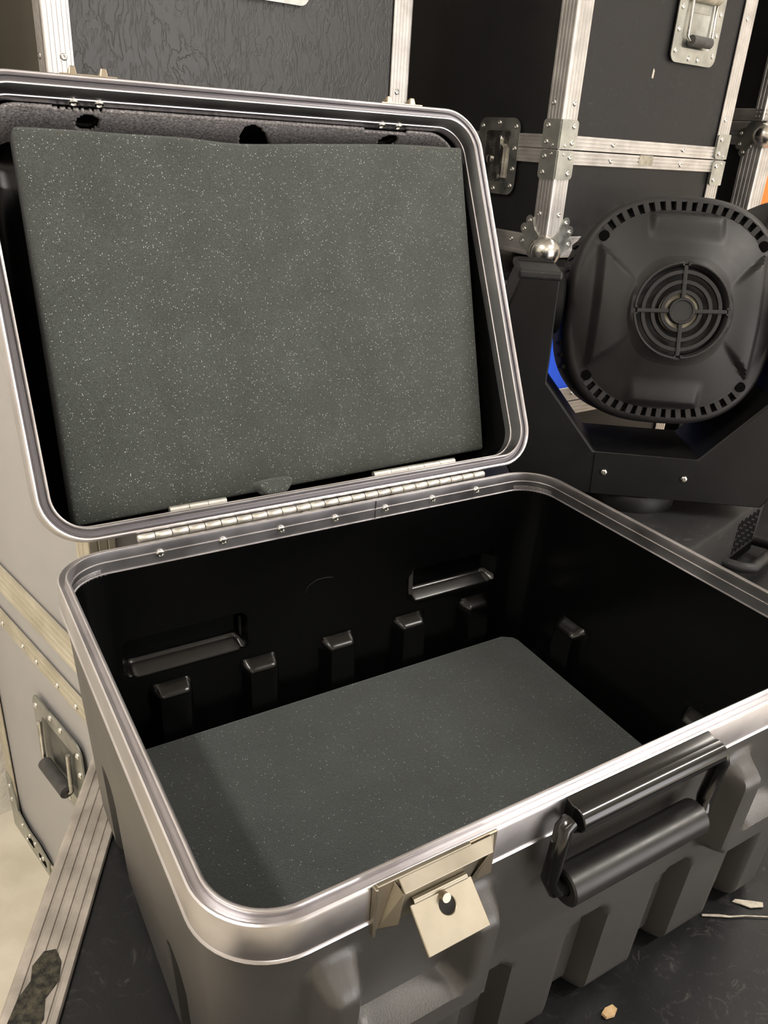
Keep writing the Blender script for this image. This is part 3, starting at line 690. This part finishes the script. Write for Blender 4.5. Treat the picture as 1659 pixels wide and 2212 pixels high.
# ------------------------------------------------------------------ carrying handle on the front
hb = []
yb = YF - .004
for k in range(9):
    a_ = -PI * .15 + PI * 1.15 * k / 8; hb.append((yb - .006 - .0095 * math.sin(a_), -.0135 + .0095 * math.cos(a_)))
outer = hb + [(YF - .0015, -.024), (YF + .0005, -.024), (YF + .0005, -.003)]
hd = tobj('handle_bracket', MB().prism(outer, .232, .376, fr((0, 0, 0), (0, 1, 0), (0, 0, 1), (1, 0, 0))), M['gloss'], root, 35, .0008)
tobj('bracket_tab', MB().box((.236, YF - .0095, -.0315), (.264, YF - .003, -.0225)), M['gloss'], hd, None, .0025)
tobj('bracket_tab', MB().box((.346, YF - .0095, -.0315), (.374, YF - .003, -.0225)), M['gloss'], hd, None, .0025)
yg_, zg_ = YF - .0125, -.0745
bl = [(.228, yb - .006, -.0135), (.2215, yb - .007, -.016), (.2185, yb - .009, -.024), (.2200, yg_ + .003, zg_ + .012), (.2235, yg_, zg_ + .003), (.232, yg_, zg_)]
br = [(.600 - x, y, z) for x, y, z in reversed(bl)]
tobj('handle_bail', MB().tube(bl + br, .0062, 12), M['gloss'], root, 50)
gp = MB()
pr_ = [(.0066, .0012), (.0125, 0), (.0140, .0012), (.0140, .1368), (.0125, .138), (.0066, .1368)]
gp.lathe(pr_, 22, fr((.231, yg_, zg_), (0, 1, 0), (0, 0, 1), (1, 0, 0)))
tobj('handle_grip', gp, M['rubber'], root, 40)

# ------------------------------------------------------------------ foam
def slab(rows_fn, nu, nv, thick, wob=0.0):
    """front grid + back grid + sides"""
    F_ = [[rows_fn(i / nu, j / nv, 0) for i in range(nu + 1)] for j in range(nv + 1)]
    B_ = [[rows_fn(i / nu, j / nv, thick) for i in range(nu + 1)] for j in range(nv + 1)]
    mb = MB().grid(F_)
    mb.grid([r[::-1] for r in B_])
    for e in ((F_[0], B_[0]), (B_[-1], F_[-1]), ([r[0] for r in F_][::-1], [r[0] for r in B_][::-1]), ([r[-1] for r in F_], [r[-1] for r in B_])): mb.grid([e[1], e[0]])
    return mb
def foam_floor(a_, b_, d):
    ch = .0
    x = .030 + (.563 - .030) * a_; y = -.428 + (.428 - .033) * b_
    if a_ > .96 and b_ > .97: x -= .010; 
    return (x, y, -.228 - d + .0006 * math.sin(40 * x) * math.sin(33 * y))
# outline with a clipped back-right corner
fo = MB(); ol = [(.035, -.410), (.556, -.410), (.560, -.23), (.565, -.052), (.562, -.044), (.548, -.035), (.30, -.0345), (.035, -.0345)]
fo.prism([(x, y) for x, y in ol], -.2838, -.228)
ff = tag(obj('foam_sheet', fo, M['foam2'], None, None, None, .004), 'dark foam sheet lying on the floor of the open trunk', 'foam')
# foam slab leaning in the lid
LT_L, LT_R, LB_R, LB_L = Vector((.047, .413, -.012)), Vector((.597, .4255, -.012)), Vector((.594, .027, -.072)), Vector((.042, .018, -.072))
sn = (LT_R - LB_L).cross(LT_L - LB_R).normalized()
if sn.z < 0: sn = -sn
def foam_lid(a_, b_, d):
    p = (LB_L.lerp(LB_R, a_)).lerp(LT_L.lerp(LT_R, a_), b_) - sn * d
    wv = (.0006 * math.sin(a_ * 23 + 1) + .0045 * ss(.36, .10, a_) - .004 * ss(.30, .44, a_) * ss(.75, .52, a_)) * ss(.80, 1.0, b_)
    return p + Vector((0, wv, .0012 * math.sin(7 * a_ + 3 * b_)))
fl = slab(foam_lid, 48, 36, .034).xf(LM)
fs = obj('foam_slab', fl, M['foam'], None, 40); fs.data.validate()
tag(fs, 'large grey foam slab leaning inside the open lid', 'foam')
bv = fs.modifiers.new('weld', 'WELD'); bv.merge_threshold = .0002
bv = fs.modifiers.new('bevel', 'BEVEL'); bv.width = .004; bv.segments = 2; bv.limit_method = 'ANGLE'; bv.angle_limit = math.radians(50)
sc_ = []
for k in range(18):
    a_ = 2 * PI * k / 18; sc_.append((.257 + .020 * math.cos(a_) * (1 + .18 * math.sin(3 * a_)), .0255 + .0115 * math.sin(a_) * (1 + .22 * math.cos(2 * a_))))
fsc = obj('foam_scrap', MB().prism(sc_, -.044, -.020).xf(LM), M['foam'], None, 60, None, .002)
tag(fsc, 'small torn foam scrap on the hinge edge of the lid', 'foam')

# ------------------------------------------------------------------ moving head light
MQ = Vector((.982, .119, 0)); az = math.radians(-36); rv = Vector((math.cos(az), math.sin(az), 0)); nb = Vector((-math.sin(az), math.cos(az), 0))
MO = MQ + rv * -.012 + nb * .08; SURF = ST + .0005
mv = thing('moving_head_light', 'black moving head stage light with round back vent beside the trunk', 'stage light', T(MO.x, MO.y, -.3000) @ Matrix.Rotation(az, 4, 'Z'), 'moving head lights')
# base, turned against the yoke
BM = Matrix.Rotation(math.radians(15) - az, 4, 'Z')
bs = MB(); cb = [(-.25, -.13), (-.20, -.186), (.20, -.186), (.25, -.13), (.25, .13), (.20, .186), (-.20, .186), (-.25, .13)]
rows = []
for z, k in ((.004, .97), (.012, 1.0), (.098, 1.0), (.107, .985), (.110, .965)): rows.append([(x * k, y * k, z) for x, y in cb])
bs.grid(rows, True); bs.f += [tuple(range(7, -1, -1)), tuple(range(32, 40))]
base_o = obj('base', bs.xf(BM), M['basepl'], mv, 30)
for x0 in (.075,):
    for i in range(11):
        for j in range(4):
            x = x0 + .012 + i * .0095; z = .030 + j * .0165 + (.004 if i % 2 else 0)
            obj('vent_slot', MB().box((x - .0020, -.1868, z), (x + .0020, -.1858, z + .0130)).xf(BM), M['dark'], base_o, None)
obj('carry_handle', MB().tube([BM @ Vector(p) for p in [(.06, -.184, .022), (.06, -.215, .024), (.075, -.232, .024), (.185, -.232, .024), (.20, -.215, .024), (.20, -.184, .022)]], .010, 12), M['basepl'], base_o, 50)
obj('handle_recess', MB().box((.070, -.1872, .006), (.190, -.1858, .024)).xf(BM), M['dark'], base_o, None)
for sx_ in (-1, 1):
    for sy_ in (-1, 1): obj('foot', MB().lathe([(.020, 0), (.020, .003), (.018, .0045), (0, .0045)], 14, BM @ T(sx_ * .17, sy_ * .13, 0)), M['rubber'], base_o, 40)
obj('turntable', MB().lathe([(.085, .1095), (.085, .128), (.080, .1385), (0, .1385)], 40), M['yoke'], mv, 40)
# yoke
oc = [(-.252, .500), (-.266, .455), (-.272, .40), (-.262, .23), (-.215, .139), (.215, .139), (.262, .23), (.272, .40), (.266, .455), (.252, .500)]
ic = [(-.189, .500), (-.188, .42), (-.187, .37), (-.187, .334), (-.088, .218), (.088, .218), (.187, .334), (.187, .37), (.188, .42), (.189, .500)]
YMx = fr((0, 0, 0), (1, 0, 0), (0, 0, 1), (0, 1, 0))
yk = MB(); n = len(oc)
v = [(x, -.08, z) for x, z in oc] + [(x, .08, z) for x, z in oc] + [(x, -.08, z) for x, z in ic] + [(x, .08, z) for x, z in ic]
f = []
for i in range(n - 1):
    j = i + 1
    f += [(i, j, j + n, i + n), (2 * n + j, 2 * n + i, 3 * n + i, 3 * n + j), (j, i, 2 * n + i, 2 * n + j), (i + n, j + n, 3 * n + j, 3 * n + i)]
f += [(0, n, 3 * n, 2 * n), (n - 1, 3 * n - 1, 4 * n - 1, 2 * n - 1)]
yk.add(v, f)
yo = obj('yoke', yk, M['yoke'], mv, 30, None, .003)
fp = obj('yoke_cover', MB().prism([(-.0865, .2165), (-.083, .141), (.090, .141), (.0865, .2165)], -.0815, -.0790, fr((0, 0, 0), (1, 0, 0), (0, 0, 1), (0, 1, 0))), M['yoke'], mv, None)
SCB = MB().lathe([(.0062, 0), (.0060, .0020), (.0044, .0040), (.0022, .0042), (.0016, .0030), (0, .0028)], 14).mesh('screw', M['steel'], 50)
for x in (-.066, .072): link('screw', SCB, fp, on((x, -.0815, .182), (0, -1, 0)))
for s_ in (-1, 1):
    cap_ = obj('arm_cap', MB().box((min(s_ * .186, s_ * .256), -.082, .498), (max(s_ * .186, s_ * .256), .082, .512)), M['basepl'], mv, None, None, .004)
    for k in range(3): obj('cap_rib', MB().box((s_ * .222 - .03, .02 + k * .016, .512), (s_ * .222 + .03, .026 + k * .016, .515)), M['moverblk'], cap_, None)
    obj('pivot', MB().lathe([(.055, 0), (.055, .012), (.05, .016), (0, .016)], 28, fr((s_ * .189, 0, .454), (0, 1, 0), (0, 0, 1), (-s_, 0, 0))), M['yoke'], mv, 40)
# head
HMX = T(.006, 0, .447) @ Matrix.Rotation(math.radians(-13), 4, 'X')
HW, HH, NP = .174, .186, 2.65
SEG = 288
def se(a_, k=1.0, npow=NP):
    c, s_ = math.cos(a_), math.sin(a_); r = (abs(c / HW) ** npow + abs(s_ / HH) ** npow) ** (-1 / npow); return k * r * c, k * r * s_
def height(x, z, k):
    """how far the back cover stands out towards the camera"""
    rr_ = math.hypot(x, z); ax_, az_ = abs(x), abs(z)
    cone = .040 * min(1, max(0, (.165 - rr_) / (.165 - .078)))
    side = ss(.0065, -.0065, max(az_ - .030 - max(0, ax_ - .062) * .95, ax_ - .130)) * .015 * ss(.066, .125, ax_)
    cap_ = ss(.0065, -.0065, max(ax_ - .056, az_ - .150)) * .012 * ss(.105, .148, az_)
    return .004 * ss(1.0, .8, k) + cone + side + cap_ + .010 * ss(.084, .076, rr_)
hd_ = MB(); rows = []
sides = [(.10, .24), (.60, .235), (.84, .215), (.95, .17), (.985, .10), (.99, .02), (.992, -.012), (.985, -.026), (.965, -.034), (.94, -.037)]
for k, y in sides: rows.append([(*se(2 * PI * i / SEG, k)[:1], y, se(2 * PI * i / SEG, k)[1]) for i in range(SEG)])
for k in [.925, .915, .905, .86, .85] + [.844 - .006 * q for q in range(66)]:
    row = []
    for i in range(SEG):
        a_ = 2 * PI * i / SEG; x, z = se(a_, k); gr = 0.0
        if .85 < k < .92 and (abs(math.cos(a_)) < .72): gr = .016
        row.append((x, -.036 - height(x, z, k) + gr, z))
    rows.append(row)
RV = .072
for r_, dy in ((RV + .004, 0), (RV, .0), (RV - .003, .004), (RV - .004, .020), (RV - .03, .024), (.004, .024)):
    row = []
    for i in range(SEG):
        a_ = 2 * PI * i / SEG
        row.append((r_ * math.cos(a_), -.036 - .052 + dy, r_ * math.sin(a_)))
    rows.append(row)
hd_.grid(rows, True); nn_ = len(rows)
hd_.f += [tuple(range(SEG)), tuple(range((nn_ - 1) * SEG + SEG - 1, (nn_ - 1) * SEG - 1, -1))]
head = obj('head_housing', hd_.xf(HMX), M['moverblk'], mv, 40)
VF = HMX @ fr((0, -.088, 0), (1, 0, 0), (0, 0, 1), (0, -1, 0))
for r_ in (.030, .045, .060):
    tor = MB(); pts = [(r_ * math.cos(2 * PI * k / 48), r_ * math.sin(2 * PI * k / 48), -.003) for k in range(48)]
    prof = [(r_ - .0032, -.006), (r_ + .0032, -.006), (r_ + .0028, .0), (r_ - .0028, .0), (r_ - .0032, -.006)]
    tor.lathe(prof, 48, VF); obj('vent_ring', tor, M['moverblk'], head, 40)
for k in range(4):
    a_ = PI / 2 * k + .05
    R_ = Matrix.Rotation(a_, 4, 'Z')
    obj('vent_spoke', MB().prism([(.016, -.0032), (.070, -.0032), (.070, .0032), (.016, .0032)], -.007, .002, VF @ R_), M['moverblk'], head, None, None, .0012)
    arc = []
    for q in range(13):
        b_ = math.radians(4 + 82 * q / 12); arc.append(VF @ R_ @ Vector((.0735 * math.cos(b_), .0735 * math.sin(b_), .0012)))
    st0 = VF @ R_ @ Vector((.069, .0045, .0012)); st1 = VF @ R_ @ Vector((.0045, .069, .0012))
    obj('vent_lip', MB().tube([st0] + arc + [st1], .0022, 8), M['moverblk'], head, 60)
obj('vent_hub', MB().lathe([(.021, -.010), (.021, .001), (.0195, .0035), (.017, .0035), (.0155, .0018), (0, .0014)], 28, VF), M['moverblk'], head, 40)
obj('vent_motor', MB().lathe([(.033, -.016), (.033, -.009), (.030, -.008), (0, -.008)], 28, VF), M['tape'], head, 40)
# ribs across the slotted channel at top and bottom
for s_ in (-1, 1):
    for k in range(17):
        a_ = s_ * PI / 2 + (k - 8) * .098
        p, q = se(a_, .848), se(a_, .928)
        x0, z0 = p; x1, z1 = q; d = Vector((x1 - x0, 0, z1 - z0)).normalized(); tt = Vector((d.z, 0, -d.x)) * .0042
        h0 = -.036 - height(x0, z0, .85) - .0004
        vv = []
        for yv in (h0 + .018, h0):
            for (x, z), sg in (((x0, z0), 1), ((x0, z0), -1), ((x1, z1), -1), ((x1, z1), 1)): vv.append(HMX @ (Vector((x, yv, z)) + tt * sg))
        obj('vent_rib', MB().add(vv, [(0, 1, 2, 3), (7, 6, 5, 4), (0, 4, 5, 1), (1, 5, 6, 2), (2, 6, 7, 3), (3, 7, 4, 0)]), M['moverblk'], head, None)
for sx_ in (-1, 1):
    for sz_ in (-1, 1):
        x, z = sx_ * .127, sz_ * .112
        y = -.036 - height(x, z, .85) - .001
        obj('screw_recess', MB().lathe([(.0085, -.004), (.0085, .0006), (.0078, .0008), (0, .0008)], 18, HMX @ fr((x, y, z), (1, 0, 0), (0, 0, 1), (0, -1, 0))), M['dark'], head, 40)
# side ribs on the left shoulder
for sx_ in (-1, 1):
    for sz_ in (-1, 1):
        for k in range(3):
            z = sz_ * (.062 + k * .020); x = se(math.atan2(z, sx_ * HW), .985)[0]
            obj('side_rib', MB().box((x - .004, .0, z - .004), (x + .004, .05, z + .004)).xf(HMX), M['moverblk'], head, None, None, .0015)
obj('front_lens', MB().lathe([(.13, .0), (.13, .02), (.11, .026), (0, .030)], 40, HMX @ fr((0, .225, 0), (1, 0, 0), (0, 0, -1), (0, 1, 0))), M['gloss'], head, 40)
m2 = copy_tree(mv); m2.matrix_world = T(1.86, .47, -.3000) @ Matrix.Rotation(math.radians(-20), 4, 'Z')
m2['label'] = 'second moving head stage light at the right edge behind the first'

# ------------------------------------------------------------------ crumbs on the black top
def blob(cx, cy, pts, z0, z1, rot=0): return MB().prism(pts, z0, z1, T(cx, cy, 0) @ Matrix.Rotation(rot, 4, 'Z'))
ZT = ST + .0002
tag(obj('wood_chip', blob(.340, -.464, [(-.006, -.003), (.002, -.005), (.008, -.002), (.007, .003), (-.001, .004), (-.007, .002)], ZT, ZT + .003), M['chip'], None, None), 'small tan wood chip on the black case top', 'wood chip')
tag(obj('paper_scrap', blob(.552, -.452, [(-.016, .002), (-.008, -.001), (.0, -.005), (.014, -.004), (.016, .001), (.004, .003), (-.004, .004), (-.012, .005)], ZT, ZT + .001, -.5), M['scrap'], None, None), 'pale torn scrap on the black case top beside the trunk', 'scrap')
tag(obj('loose_thread', MB().tube([(.497, -.438, ZT + .001), (.512, -.447, ZT + .0012), (.521, -.453, ZT + .001), (.536, -.460, ZT + .001), (.556, -.472, ZT + .001), (.58, -.484, ZT + .001)], [.0012, .0014, .0010, .0007, .0006, .0004], 6), M['scrap'], None, 60), 'pale thread lying across the black case top', 'thread')

tag(obj('lint_hair', MB().tube([(.258, -.0085, -.098), (.262, -.0085, -.090), (.272, -.0085, -.0845), (.284, -.0085, -.0840), (.294, -.0085, -.0860)], .00014, 5), M['grip'], None, 60), 'fine curled hair stuck high on the black back wall inside the trunk', 'hair')
